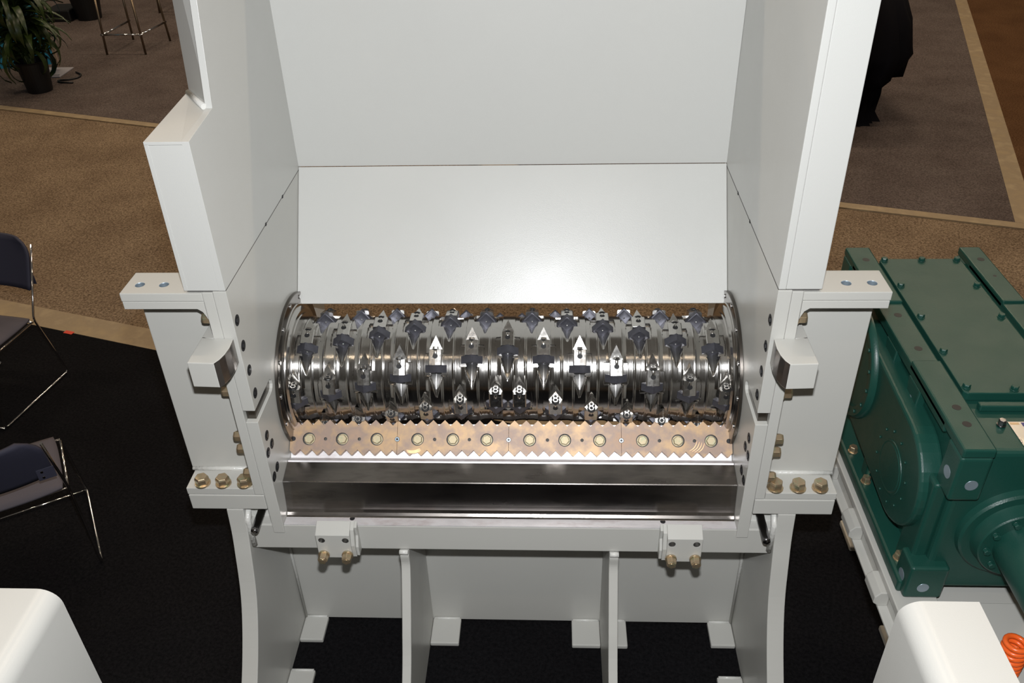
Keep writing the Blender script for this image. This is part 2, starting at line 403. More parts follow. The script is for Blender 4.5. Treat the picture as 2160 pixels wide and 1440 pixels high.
for xk, pk in cuts:
    d = (PH-pk+180) % 360-180; t = np.radians(d)*R0
    ia = np.where(np.abs(d) < 45)[0]; ix = np.where(np.abs(X-xk) < .055)[0]
    if len(ix) == 0: continue
    T = t[ia][:, None]; Aa = np.abs(X[ix]-xk)[None, :]
    sub = R[np.ix_(ia, ix)]
    hw = .045*(1-.06*((T+.015)/.04)**2)
    seat = (T > -.058) & (T < .026) & (Aa < hw)
    sub = np.where(seat, np.minimum(sub, R0-.009), sub)
    v_ = .166+1.30*np.maximum(Aa-.0022, 0)+.34*(T-.0135)
    sub = np.where((T > .006) & (T < .125), np.minimum(sub, v_), sub)
    R[np.ix_(ia, ix)] = sub
E_ = np.radians(PHI0-PH)
V = np.empty((na, nx, 3)); V[:, :, 0] = X[None, :]
V[:, :, 1] = RC.y-2.6-R*np.cos(E_)[:, None]; V[:, :, 2] = RC.z+R*np.sin(E_)[:, None]
ii, jj = np.meshgrid(np.arange(na), np.arange(nx-1), indexing='ij'); i2 = (ii+1) % na
Fq = np.stack([ii*nx+jj, ii*nx+jj+1, i2*nx+jj+1, i2*nx+jj], -1).reshape(-1, 4)
me = bpy.data.meshes.new('rotor')
me.vertices.add(na*nx); me.vertices.foreach_set('co', V.reshape(-1))
me.loops.add(len(Fq)*4); me.loops.foreach_set('vertex_index', Fq.reshape(-1).astype(np.int32))
me.polygons.add(len(Fq)); me.polygons.foreach_set('loop_start', np.arange(0, len(Fq)*4, 4, dtype=np.int32))
me.update(calc_edges=True)
me.polygons.foreach_set('use_smooth', np.ones(len(Fq), dtype=bool)); me.set_sharp_from_angle(angle=math.radians(38))
me.materials.append(M['polish']); me.materials.append(M['milled'])
Rq = (R[:, :-1]+R[:, 1:]+np.roll(R, -1, 0)[:, :-1]+np.roll(R, -1, 0)[:, 1:])/4
me.polygons.foreach_set('material_index', (Rq < R0-.0105).astype(np.int32).reshape(-1)); me.validate()
rotor = bpy.data.objects.new('rotor', me); C.objects.link(rotor); rotor.parent = S
rotor['label'] = 'polished steel rotor drum studded with square cutters'; rotor['_base'] = [0, 2.6, 0]
for s in (-1, 1):
    mb = MB().lathe([(.8105, .06), (.8105, RD), (.800, RD), (.7985, RD-.003), (.7985, .2525), (.8000, .06)],
                    (0, RC.y, RC.z), 'x', 128, sgn=s)
    for f in range(len(mb.sm)): mb.sm[f] = False
    o = mb.build('end_disc', ['discdark', 'black'], rotor, label='round dark steel end disc with a ring of bolt holes')
    o.data.set_sharp_from_angle(angle=math.radians(25)); o.data.polygons.foreach_set('use_smooth', [True]*len(o.data.polygons)); o.data.set_sharp_from_angle(angle=math.radians(25))
    rm = MB().lathe([(.7984, .06), (.7984, .252), (.7945, .250), (.7945, .240), (.789, .238), (.7825, .228), (.7825, .214), (.778, .212), (.778, .06)], (0, RC.y, RC.z), 'x', 128, sgn=s, smooth=True).build('stepped_rim', 'polish', rotor, label='bright stepped collar inside the end disc')
    rm.data.set_sharp_from_angle(angle=math.radians(25))
    for k in range(14):
        a = math.radians(14+k*360/14)
        p = Vector((s*.7990, RC.y-.273*math.cos(a), RC.z+.273*math.sin(a)))
        MB().cyl(p, p-Vector((s*.004, 0, 0)), .0085, 16).build('disc_screw', 'ground', rotor, bevel=.001)
# cutter insert: square block standing on its corner, dished face with a centre dimple
def insert_mesh():
    mb = MB(); h = .0385; c = .196; t = .0135; b = .0025
    ring = []; c = .1905
    for i in range(4):
        a0 = i*PI/2; a1 = a0+PI/2
        p0 = Vector((math.sin(a0)*h, 0, c+math.cos(a0)*h)); p1 = Vector((math.sin(a1)*h, 0, c+math.cos(a1)*h))
        for k in range(4): ring.append(p0.lerp(p1, k/4))
    n = len(ring); cc = Vector((0, 0, c))
    V = [p+Vector((0, t, 0)) for p in ring]+[p+Vector((0, -t, 0)) for p in ring]
    mb.add(V, [tuple(range(n))]+[(i, (i+1) % n, n+(i+1) % n, n+i) for i in range(n)])
    rs = [1, .8, .55, .3, .12]; dp = [0, .0028, .0048, .0056, .0058]
    V = []
    for r_, d_ in zip(rs, dp):
        for p in ring:
            v = (p-cc); L = v.length
            tgt = v.normalized()*.025
            v2 = v.lerp(tgt, (1-r_)*.9)*r_ if r_ < 1 else v
            V.append(cc+v2+Vector((0, -t+d_, 0)))
    Fs = [(j*n+i, j*n+(i+1) % n, (j+1)*n+(i+1) % n, (j+1)*n+i) for j in range(4) for i in range(n)]
    Fs.append(tuple(4*n+i for i in range(n)))
    mb.add(V, Fs, 0, True)
    mb.lathe([(0, .0001), (0, .0034), (.0018, .0030), (.003, .0018), (.0034, .0001)], (0, -t+.0058, c), 'y', 12, 1, True, sgn=-1)
    return mb
def holder_mesh():
    mb = MB(); e = .0035; ya, yb_ = .0137, .070
    def sec(y, z):
        return [(-.0240, y, .165), (-.0240, y, z-e), (-.0205, y, z), (0, y, z+.0012), (.0205, y, z), (.0240, y, z-e), (.0240, y, .165)]
    A_, B_ = sec(ya, .2205), sec(yb_, .2110)
    mb.add(A_+B_, [tuple(range(7)), tuple(range(7, 14))]+[(k, (k+1) % 7, 7+(k+1) % 7, 7+k) for k in range(7)])
    # low triangular floor that runs out to a point behind the holder
    zr = .1955
    mb.add([(-.0240, yb_, .165), (-.0240, yb_, zr), (.0240, yb_, zr), (.0240, yb_, .165), (0, .121, zr), (0, .121, .165)], [(1, 2, 4), (0, 1, 4, 5), (2, 3, 5, 4)])
    # bolt in the rear wall, its channel and the hole on top
    mb.cyl((0, .0695, .2035), (0, .0712, .2035), .0145, 24, 1)
    mb.cyl((0, .070, .2035), (0, .0795, .2035), .0105, 6, 0, smooth=False)
    mb.cyl((0, .0793, .2035), (0, .0799, .2035), .0060, 16, 1)
    mb.cyl((0, .050, .2080), (0, .070, .2055), .0090, 20, 0)
    mb.cyl((0, .0455, .2130), (0, .0459, .2170), .0092, 20, 1)
    return mb
ins_me = None; hol_me = None
for xk, pk in cuts:
    if pk > 92 and pk < 175: continue
    if abs(xk) > .775: xk = math.copysign(.7685, xk)
    e = math.radians(PHI0-pk)
    mtx = Matrix(((1, 0, 0, xk), (0, math.sin(e), -math.cos(e), RC.y-2.6), (0, math.cos(e), math.sin(e), RC.z), (0, 0, 0, 1)))
    if ins_me is None:
        o1 = holder_mesh().build('cutter_holder', ['holder', 'black'], rotor, bevel=.0008, seg=1, offset=False); hol = o1
        o2 = insert_mesh().build('cutter_insert', ['cutter', 'ground'], rotor, offset=False); ins = o2; ins_me = 1
        o1['label'] = 'bright milled steel cutter holder with a bolt'; o2['label'] = 'dark square cutter standing on its corner'
    else:
        o1 = hol.copy(); C.objects.link(o1); o1.parent = rotor; o2 = ins.copy(); C.objects.link(o2); o2.parent = rotor
    o1.matrix_local = mtx; o2.matrix_local = mtx

# --- counter knives: four serrated plates on the slope
kp = Vector((0, 2.466, 1.165)); kt = Vector((0, 2.356-2.466, 1.06-1.165)).normalized(); kn = Vector((0, kt.z, -kt.y))
if kn.y > 0: kn = -kn                       # towards the camera and up
KM = Matrix(((1, kt.x, kn.x, 0), (0, kt.y, kn.y, kp.y), (0, kt.z, kn.z, kp.z), (0, 0, 0, 1)))   # local (x, along, out)
tp = .04283; bounds = [-.8095, -.4105, 0, .4105, .8095]
def tooth_x(a, b):
    # tooth valleys sit on cutter tracks (multiples of the tooth pitch)
    ks = [k*.5 for k in range(-40, 41)]
    return [k*tp for k in ks if a+.004 < k*tp < b-.004]
for i in range(4):
    a, b = bounds[i]+.0006, bounds[i+1]-.0006
    up_, lo = [], []
    for x in [a]+tooth_x(a, b)+[b]:
        ph = (x/tp) % 1; dv = abs(((ph+.5) % 1)-.5)*2      # 0 at valley, 1 at tip
        up_.append((x, .021*(1-dv))); lo.append((x, .131-.021*(1-dv)))
    poly = up_+lo[::-1]
    n = len(poly)
    mb = MB()
    V = [KM @ Vector((p[0], p[1], 0)) for p in poly]+[KM @ Vector((p[0], p[1], -.026)) for p in poly]
    m_ = len(up_)
    Fs = [(j, j+1, n-2-j, n-1-j) for j in range(m_-1)]+[(n+n-1-j, n+n-2-j, n+j+1, n+j) for j in range(m_-1)]+[(j, (j+1) % n, n+(j+1) % n, n+j) for j in range(n)]
    mb.add(V, Fs)
    kn_o = mb.build('counter_knife', 'knife', S, label='heat-tinted brown knife plate with sawtooth edges')
    tool = MB()
    for x in ([-.739, -.615, -.486], [-.335, -.205, -.08], [.077, .205, .332], [.487, .615, .734])[i]:
        c0 = KM @ Vector((x, .0715, 0)); tool.cyl(c0-kn*.012, c0+kn*.01, .0235, 36, smooth=False)
    for x in ([-.677, -.551], [-.272, -.144], [.142, .268], [.548, .674])[i]:
        c0 = KM @ Vector((x, .0715, 0)); tool.cyl(c0-kn*.010, c0+kn*.01, .0062, 20, smooth=False)
    cut(kn_o, tool, 'seam')  # counterbore and hole walls coloured dark to stand in for recess shade
    for x in ([-.739, -.615, -.486], [-.335, -.205, -.08], [.077, .205, .332], [.487, .615, .734])[i]:
        c0 = KM @ Vector((x, .0715, 0))
        mb = MB().cyl(c0-kn*.0118, c0-kn*.0092, .0195, 32)
        hexbolt(mb, c0-kn*.0095, kn, .0178, .0145, False, 0, ph=x*20)
        for q_ in range(6):
            a_ = q_*PI/3+x*9; d_ = Vector((1, 0, 0))*math.cos(a_)+kt*math.sin(a_); h_ = c0+kn*.0024
            w__ = kn.cross(d_)*.0007
            mb.add([h_+d_*.005-w__, h_+d_*.011-w__, h_+d_*.011+w__, h_+d_*.005+w__, h_+d_*.005-w__+kn*.0005, h_+d_*.011-w__+kn*.0005, h_+d_*.011+w__+kn*.0005, h_+d_*.005+w__+kn*.0005], [(0, 1, 2, 3), (4, 5, 6, 7), (0, 1, 5, 4), (1, 2, 6, 5), (2, 3, 7, 6), (3, 0, 4, 7)], 1)
        mb.build('knife_bolt', ['goldmatte', 'scuff', 'knife'], kn_o, bevel=.0008, label='yellow zinc bolt with radial head marks')
for x in (-.4105, 0, .4105):
    c0 = KM @ Vector((x, .0715, 0)); mb = MB().cyl(c0-kn*.004, c0+kn*.0007, .0092, 20).cyl(c0, c0+kn*.0014, .0078, 20, 2).cyl(c0, c0+kn*.0022, .0045, 6, 1, smooth=False)
    mb.build('set_screw', ['black', 'screw', 'hole_blue'], S, label='small socket screw at a knife seam')
for s in (-1, 1):
    mb = MB()
    pts = [KM @ Vector((s*(.790+.018*math.cos(t)) if False else s*(.812-.022*0), .0715, 0)) for t in (0,)]
    c0 = KM @ Vector((s*.797, .0715, .0004)); c1 = KM @ Vector((s*.811, .0715, .0004))
    mb.cyl(c0-kn*.002, c0+kn*.0008, .0085, 16); 
    V = [KM @ Vector((s*x, y, .0011)) for x, y in ((.797, .063), (.811, .063), (.811, .080), (.797, .080))]
    mb.add(V, [(0, 1, 2, 3)]); mb.build('end_slot', 'black', S)
# burnished scuffs on the knife faces
for sx, sy, n_, L_, ang in ((.655, .108, 4, .045, -.9), (-.375, .110, 5, .050, -.12)):
    mb = MB()
    for k in range(n_):
        q0 = Vector((sx+k*.009*(1 if ang < -.5 else .1), sy+k*.0022, .0)); dv_ = Vector((math.cos(ang), math.sin(ang), 0)); pv_ = Vector((-dv_.y, dv_.x, 0))
        pts_ = []
        for t in range(7):
            c_ = q0+dv_*L_*(t/6)+pv_*.006*math.sin(PI*t/6); wv = .0011*math.sin(PI*(t+.4)/6.8)+.0003
            pts_ += [c_-pv_*wv, c_+pv_*wv]
        V = [KM @ Vector((v.x, min(v.y, .128), .0003)) for v in pts_]+[KM @ Vector((v.x, min(v.y, .128), .0001)) for v in pts_]
        Fs = [(2*t, 2*t+2, 2*t+3, 2*t+1) for t in range(6)]+[(14+2*t, 14+2*t+1, 14+2*t+3, 14+2*t+2) for t in range(6)]
        mb.add(V, Fs)
    mb.build('scuff_mark', 'scuff', S, label='bright copper coloured scratches on the knife plate')
# knife seat: bright machined ledge the knives rest on
V = [KM @ Vector((0, y, z)) for y, z in ((.012, -.0262), (.1400, -.0262), (.1560, -.0262))]
MB().prism([(2.344, 1.058), (2.352, 1.0660), (V[1].y, V[1].z), (V[0].y, V[0].z), (2.52, 1.10), (2.52, .91), (2.344, .91)], 'x', -W+.001, W-.001).build('knife_seat', 'ledge', S, bevel=.001)
# support bar and front ledge
MB().prism([(2.3435, 1.0655), (2.262, 1.0460), (2.2595, 1.0430), (2.246, .945), (2.243, .928), (2.238, .916), (2.230, .9085), (2.222, .9055), (2.3435, .9055)], 'x', -W+.001, W-.001).build('support_bar', 'bar', S, bevel=.0022, label='long dark stained steel bar below the knives')
MB().box(-W+.001, W-.001, Y0+.006, 2.34, .9031, .9055).build('front_ledge', 'ledge', S, bevel=.001, label='bright bare steel ledge')
MB().box(-W+.001, W-.001, Y0+.0065, Y0+.017, .9056, .9066).build('front_ledge_lip', 'ledge', S)
for x in (-.567, .555):
    MB().cyl((x, 2.218, .904), (x, 2.218, .9052), .0125, 24, 1).cyl((x, 2.218, .905), (x, 2.218, .9058), .0095, 20).build('tapped_hole', ['black', 'ground'], S)

# --- stand
MB().box(-.942, .942, Y0+.006, Y0+.06, .781, .903).build('front_beam', 'paint', S, bevel=.005)
MB().box(-.942, .942, 2.480, 2.50, .012, .985).build('stand_back_panel', 'paint', S)
curve = [(Y0, .986), (2.172, .95), (2.146, .79), (2.108, .62), (2.066, .54), (2.017, .46), (1.93, .35), (1.83, .24), (1.72, .12), (1.60, 0)]
def smooth_curve(pts, sub=5):
    out = []
    for i in range(len(pts)-1):
        p0 = Vector(pts[max(i-1, 0)]); p1 = Vector(pts[i]); p2 = Vector(pts[i+1]); p3 = Vector(pts[min(i+2, len(pts)-1)])
        for k in range(sub):
            t = k/sub; out.append(tuple(.5*((2*p1)+(p2-p0)*t+(2*p0-5*p1+4*p2-p3)*t*t+(3*p1-p0-3*p2+p3)*t**3)))
    return out+[tuple(pts[-1])]
cs = smooth_curve([(Y0, .985), (2.168, .88), (2.148, .79), (2.108, .64), (2.052, .52), (1.96, .385), (1.84, .25), (1.60, 0.0)])
for s in (-1, 1):
    MB().prism(cs+[(2.52, 0), (2.52, .985)], 'x', s*.943, s*1.004).build('stand_side_plate', 'paint', S, bevel=.003)
    rc = smooth_curve([(2.195, .78), (2.178, .755), (2.178, .71), (2.160, .665), (2.112, .58), (2.05, .48), (1.945, .33), (1.62, 0.0)])
    MB().prism(rc+[(2.479, 0), (2.479, .78)], 'x', s*.368, s*.402).build('stand_rib', 'paint', S, bevel=.003)
    MB().tube([(s*.385-.016, 2.178, .776), (s*.385+.016, 2.178, .776)], .010, 8).build('weld_bead', 'weld', S)
    MB().tube([(s*.938, 2.474, .02), (s*.938, 2.474, .95)], .007, 8).build('weld_bead', 'weld', S)
    MB().tube([(s*.938, 2.183, .80), (s*.938, 2.183, .93), (s*.94, 2.23, .975)], .012, 8, bend=.01).build('weld_bead', 'weld', S)
for x0, x1, y0, y1 in ((-.941, -.838, 2.352, 2.478), (-.367, -.243, 2.345, 2.478), (.245, .367, 2.345, 2.478), (.403, .483, 2.345, 2.478), (.838, .941, 2.355, 2.478), (-.941, -.836, 2.02, 2.203), (.838, .941, 2.02, 2.203)):
    MB().box(x0, x1, y0, y1, .0, .022).build('foot_pad', 'paint', S, bevel=.005)
    MB().tube([(x0+.006, y1-.003, .022), (x1-.006, y1-.003, .022)], .006, 8).build('weld_bead', 'weld', S)
for s in (-1, 1): MB().box(s*.8545, s*.942, 2.230, 2.25, .890, .986).build('corner_infill_plate', 'weld', S)
# stop blocks bolted on the beam
for s in (-1, 1):
    x0, x1 = s*.565, s*.688
    sb = MB().prism([(2.1855, .927), (2.140, .899), (2.140, .785), (2.1855, .785)], 'x', x0, x1).build('stop_block', 'paint', S, bevel=.0015)
    xx = x0
    MB().prism([(2.1855, .9265), (2.158, .9095), (2.141, .845), (2.146, .785), (2.1855, .785)], 'x', xx-s*.0003, xx-s*.014).build('side_plate', 'paint', sb, bevel=.001)
    MB().prism([(2.1855, .9265), (2.164, .915), (2.170, .87), (2.150, .83), (2.152, .785), (2.1855, .785)], 'x', xx-s*.0143, xx-s*.024).build('side_plate', 'paint', sb, bevel=.001)
    tool = MB()
    for x in (.582, .668): tool.cyl((s*x, 2.12, .873), (s*x, 2.168, .873), .0118, 24, smooth=False)
    cut(sb, tool, 'ground')
    for x in (.582, .668):
        mb = MB(); hexbolt(mb, (s*x, 2.1395, .803), (0, -1, 0), .0185, .034, True, ph=x*30); mb.cyl((s*x, 2.115, .803), (s*x, 2.103, .803), .0105, 16)
        mb.build('block_bolt', 'gold', sb, bevel=.0008, label='yellow zinc bolt with a nut')
# pins under the flanges
for s in (-1, 1):
    p0 = Vector((s*.893, 2.229, .944)); p1 = Vector((s*(.897 if s > 0 else .886), 2.100, .927 if s > 0 else .955))
    mb = MB(); d = (p1-p0).normalized()
    prof = [(p0, .0145), (p1-d*.012, .0145), (p1-d*.005, .0125), (p1, .006)]
    for (a, ra), (b, rb2) in zip(prof[:-1], prof[1:]): mb.cyl(a, b, ra, 20, r1=rb2)
    mb.build('locking_pin', 'darksteel', S, label='dark polished round pin')

# ------------------------------------------------------------------ guards at the bottom corners
def guard(s, label):
    G = thing('sheet_metal_guard', label, 'machine guard', (s*1.08, .8, 0))
    xo, xi, z, r = 1.173, .991, 1.50, .052
    if s < 0: xo, xi = 1.33, 1.076
    prof = [(xo, 0), (xo, z)]
    for k in range(9):
        a = k/8*PI/2; prof.append((xi+r-r*math.sin(a), z-r+r*math.cos(a)))
    prof.append((xi, 0))
    inner = [(xo-.006, 0), (xo-.006, z-.006)]
    for k in range(9):
        a = k/8*PI/2; inner.append((xi+r-(r-.006)*math.sin(a), z-r+(r-.006)*math.cos(a)))
    inner.append((xi+.006, 0))
    y0, y1 = .25, 1.394
    n = len(prof); mb = MB()
    for pr, sm in ((prof, True), (inner, True)):
        V = [(s*x, y, zz) for y in (y0, y1) for x, zz in pr]
        mb.add(V, [(i, i+1, n+i+1, n+i) for i in range(n-1)], 0, True)
    for y in (y0, y1):
        V = [(s*x, y, zz) for x, zz in prof+inner]; mb.add(V, [(i, i+1, n+i+1, n+i) for i in range(n-1)])
    for i in (0, n-1):
        V = [(s*prof[i][0], y, 0) for y in (y0, y1)]+[(s*inner[i][0], y, 0) for y in (y1, y0)]; mb.add(V, [(0, 1, 2, 3)])
    o = mb.build('guard_cover', 'paint2', G); o.data.set_sharp_from_angle(angle=math.radians(30))
    MB().box(s*(xi+.006), s*(xo-.006), y1-.05, y1-.03, 0.0, z-r).build('end_plate', 'paint2', G)
guard(-1, 'white sheet metal guard with a rounded edge in the bottom left corner')
guard(1, 'white sheet metal guard with a rounded edge in front of the orange spring')

# ------------------------------------------------------------------ gearbox
GX0, GX1, GY0, GY1, GZ0, GZ1 = 1.375, 1.842, 1.965, 3.10, .872, 1.468
G = thing('gearbox', 'dark green parallel shaft gearbox with ribbed cast housing beside the shredder', 'gearbox', (1.6, 2.55, .852))
MB().box(GX0, GX1, GY0, GY1, GZ0, GZ1).build('gear_housing', 'green', G, bevel=.018, seg=3)
# long top rails
for x0, x1 in ((1.345, 1.440), (1.795, 1.876)):
    mb = MB().box(x0, x1, 2.07, 3.05, 1.452, 1.492)
    mb.box(x0, x1, 1.932, 2.38, 1.470, 1.502); mb.box(x0, x1, 2.75, 3.165, 1.470, 1.502)
    mb.build('top_rail', 'green', G, bevel=.006)
    for y in (3.06, 2.93, 2.67, 2.46, 2.13, 2.05):
        if x0 > 1.5 and y < 2.9: continue
        xc = (x0+x1)/2+.004; zt = 1.5026 if (y > 2.75 or y < 2.38) else 1.4926
        MB().cyl((xc, y, zt-.004), (xc, y, zt), .0135 if y != 2.93 else .007, 20).build('rail_hole', 'hole_blue' if False else 'screw', G, label='dark round hole in the rail')
# corner brackets
for x0, x1 in ((1.345, 1.440), (1.795, 1.876)):
    for y0, y1 in ((1.932, 2.03), (3.07, 3.165)):
        for z0, z1 in ((1.30, 1.4695), (.858, 1.00)):
            if z0 < 1.1 and x0 < 1.5: xa, xb = 1.312, 1.435
            else: xa, xb = x0, x1
            mb = MB().box(xa, xb, y0, y1, z0, z1)
            cb = mb.build('corner_bracket', 'green', G, bevel=.010, seg=3)
            yc = y0-.0004 if y0 < 2.5 else y1+.0004; zc = (z0+z1)/2-.02
            MB().cyl((xa+.055, yc+.004, zc), (xa+.055, yc-.0006, zc), .019, 20).build('bracket_hole', 'hole_blue', cb)
            if x0 < 1.5:
                MB().cyl((xa+.004, (y0+y1)/2, zc+.01), (xa-.0006, (y0+y1)/2, zc+.01), .021, 20).build('bracket_hole', 'hole_blue', cb)
# bolted cover plate
cv = MB().prism([(1.462, 2.205), (1.752, 2.205), (1.764, 2.217), (1.764, 3.06), (1.752, 3.072), (1.462, 3.072), (1.450, 3.06), (1.450, 2.217)], 'z', 1.4695, 1.4995).build('inspection_cover', 'green', G, bevel=.003)
for x, y in [(1.466, 3.055), (1.61, 3.055), (1.745, 3.055), (1.466, 2.86), (1.466, 2.645), (1.466, 2.43), (1.466, 2.235), (1.61, 2.225), (1.745, 2.235), (1.745, 2.86), (1.745, 2.645), (1.745, 2.43)]:
    hexbolt(MB(), (x, y, 1.4995), (0, 0, 1), .0125, .014, ph=x*9).build('cover_bolt', 'green', cv, bevel=.001)
MB().box(1.480, 1.79, 2.150, 2.175, 1.469, 1.4915).build('cover_rib', 'green', G, bevel=.004)
hexbolt(MB(), (1.520, 2.085, 1.469), (0, 0, 1), .012, .022, ph=.3).build('vent_plug', 'darksteel', G, bevel=.001)
# nameplate
npl = MB().box(1.545, 1.74, 1.990, 2.100, 1.4685, 1.4712).build('nameplate', 'ground', G, label='bare metal rating plate with a dark blue header')
MB().box(1.582, 1.735, 2.078, 2.096, 1.4713, 1.4717).build('plate_header', 'plate_blue', npl)
for k in range(4):
    MB().box(1.585+.004*k, 1.73, 2.064-k*.015, 2.066-k*.015, 1.4713, 1.4716).build('plate_line', 'seam', npl)
MB().box(1.548, 1.575, 2.086, 2.096, 1.4713, 1.4717).build('plate_mark', 'gold', npl)
# bearing bosses on the left face
def hull2(c1, r1, c2, r2_, n=40):
    pts = [(c[0]+r*math.cos(2*PI*k/n), c[1]+r*math.sin(2*PI*k/n)) for c, r in ((c1, r1), (c2, r2_)) for k in range(n)]
    pts = sorted(set(pts)); out = []
    for P_ in (pts, pts[::-1]):
        h = []
        for q_ in P_:
            while len(h) > 1 and (h[-1][0]-h[-2][0])*(q_[1]-h[-2][1])-(h[-1][1]-h[-2][1])*(q_[0]-h[-2][0]) <= 0: h.pop()
            h.append(q_)
        out += h[:-1]
    return out
bb = MB().prism(hull2((2.70, 1.235), .185, (2.205, 1.195), .198), 'x', 1.302, 1.378).build('boss_housing', 'green', G, bevel=.012, seg=3)
mb = MB().lathe([(1.303, .222), (1.300, .222), (1.288, .218), (1.281, .210), (1.280, .196), (1.284, .176), (1.296, .172), (1.296, .0001)], (0, 2.70, 1.275), 'x', 72, smooth=True)
b1 = mb.build('bearing_boss', 'green', G); b1.data.set_sharp_from_angle(angle=math.radians(32))
mb = MB().lathe([(1.303, .095), (1.299, .093), (1.2985, .088), (1.2995, .085), (1.2975, .082), (1.2965, .0001)], (0, 2.230, 1.165), 'x', 72, smooth=True)
b2 = mb.build('bearing_cap', 'green', G); b2.data.set_sharp_from_angle(angle=math.radians(32))
for k in range(16):
    a = k*2*PI/16
    MB().cyl((1.282, 2.70+.194*math.cos(a), 1.275+.194*math.sin(a)), (1.275, 2.70+.194*math.cos(a), 1.275+.194*math.sin(a)), .0075, 10).build('boss_screw', 'green', b1)
for k in range(12):
    a = k*2*PI/12+.2
    MB().cyl((1.303, 2.230+.128*math.cos(a), 1.165+.128*math.sin(a)), (1.2975, 2.230+.128*math.cos(a), 1.165+.128*math.sin(a)), .005, 8).build('boss_screw', 'green', b2)
# cast ribs / lugs on the left face under the rail
for yc in (2.545, 2.315):
    MB().prism([(yc-.045, 1.452), (yc+.055, 1.452), (yc+.045, 1.385), (yc, 1.30), (yc-.035, 1.345)], 'x', 1.345, 1.376).build('lifting_lug', 'green', G, bevel=.005)
    MB().cyl((1.3452, yc+.005, 1.392), (1.3442, yc+.005, 1.392), .010, 16).build('lug_hole', 'hole_blue', G)
for y0, y1 in ((1.99, 2.10), (2.44, 2.50), (2.94, 3.08)):
    MB().box(1.330, 1.380, y0, y1, .90, 1.31).build('cast_rib', 'green', G, bevel=.012, seg=3)
# feet along the left side
MB().box(1.300, 1.40, 1.96, 3.12, .853, .905).build('foot_rail', 'green', G, bevel=.010)
for y in (2.06, 2.43, 2.60, 3.0):
    hexbolt(MB(), (1.330, y, .905), (0, 0, 1), .0165, .028, ph=y*3).build('foot_bolt', 'gold', G, bevel=.001, label='yellow zinc foot bolt')
MB().box(1.80, 1.90, 1.96, 3.12, .853, .905).build('foot_rail', 'green', G, bevel=.010)
# input flange and drum towards the camera
fc = (1.600, 0, 1.145)
mb = MB().lathe([(1.967, .176), (1.945, .172), (1.938, .165), (1.938, .140), (1.925, .136), (1.900, .132), (1.896, .128), (1.896, .0001)], fc, 'y', 64, smooth=True)
f1 = mb.build('input_flange', 'green', G); f1.data.set_sharp_from_angle(angle=math.radians(32))
for k in range(10):
    a = k*2*PI/10+.15; p = Vector((fc[0]+.108*math.cos(a), 1.896, fc[2]+.108*math.sin(a)))
    hexbolt(MB(), p, (0, -1, 0), .011, .014).build('flange_screw', 'green', f1)
mb = MB().lathe([(1.897, .090), (1.62, .090), (1.60, .084), (1.60, .062), (1.61, .058), (1.61, .0001)], fc, 'y', 48, smooth=True)
d1 = mb.build('input_drum', 'green', G); d1.data.set_sharp_from_angle(angle=math.radians(32))

# ------------------------------------------------------------------ white frame under the gearbox
Fm = thing('steel_base_frame', 'off-white welded steel frame carrying the green gearbox', 'machine frame', (1.6, 2.5, 0))
mb = MB().box(1.285, 1.430, 1.30, 3.22, .822, .8505)
mb.build('top_rail', 'paint', Fm, bevel=.004)
MB().box(1.300, 1.316, 1.30, 3.22, .757, .8215).build('rail_web', 'paint', Fm)
MB().box(1.268, 1.36, 1.30, 3.22, .745, .7565).build('bottom_rail', 'paint', Fm, bevel=.003)
for y in (1.66, 1.98, 2.28, 2.60, 2.92):
    MB().prism([(1.2995, .8215), (1.268, .8215), (1.250, .80), (1.250, .772), (1.268, .757), (1.2995, .757)], 'y', y, y+.10).build('gusset', 'paint', Fm, bevel=.003)
for y in (1.50, 2.33, 2.95):
    MB().box(1.62, 1.72, y, y+.10, .03, .789).build('leg', 'paint', Fm, bevel=.004)
    MB().box(1.575, 1.76, y-.04, y+.14, .0, .03).build('foot', 'paint', Fm, bevel=.008)
MB().box(1.80, 1.95, 1.30, 3.22, .80, .8505).build('top_rail', 'paint', Fm, bevel=.004)
MB().box(1.86, 1.88, 1.30, 3.22, .70, .7995).build('rail_web', 'paint', Fm)
MB().box(1.431, 1.799, 1.30, 1.925, .790, .848).build('front_deck', 'paint', Fm, bevel=.003)
MB().box(1.431, 1.799, 1.93, 3.2, .79, .81).build('rear_deck', 'paint', Fm)
# ------------------------------------------------------------------ motor mount with orange spring
P = thing('motor_mount', 'dark grey rounded motor mount on the frame beside the orange spring', 'motor mount', (1.785, 1.60, .851))
MB().lathe([(0, .20), (.03, .20), (.07, .19), (.10, .15), (.115, .08), (.118, .0001)], (1.785, 1.60, .8512), 'z', 48, smooth=True).build('mount_dome', 'greytop', P)
SPX, SPY = 1.525, 1.66
Sp = MB(); pts = []
for k in range(0, 7*20+1):
    a = k/20*2*PI; pts.append((.031*math.cos(a), .031*math.sin(a), .009+.0205*k/20))
Sp.tube(pts, .0082, 10)
spo = Sp.build('coil_spring', 'orange'); spo.location = (SPX, SPY, .8505)
tag(spo, 'bright orange coil spring at the right edge beside the white guard', 'spring')
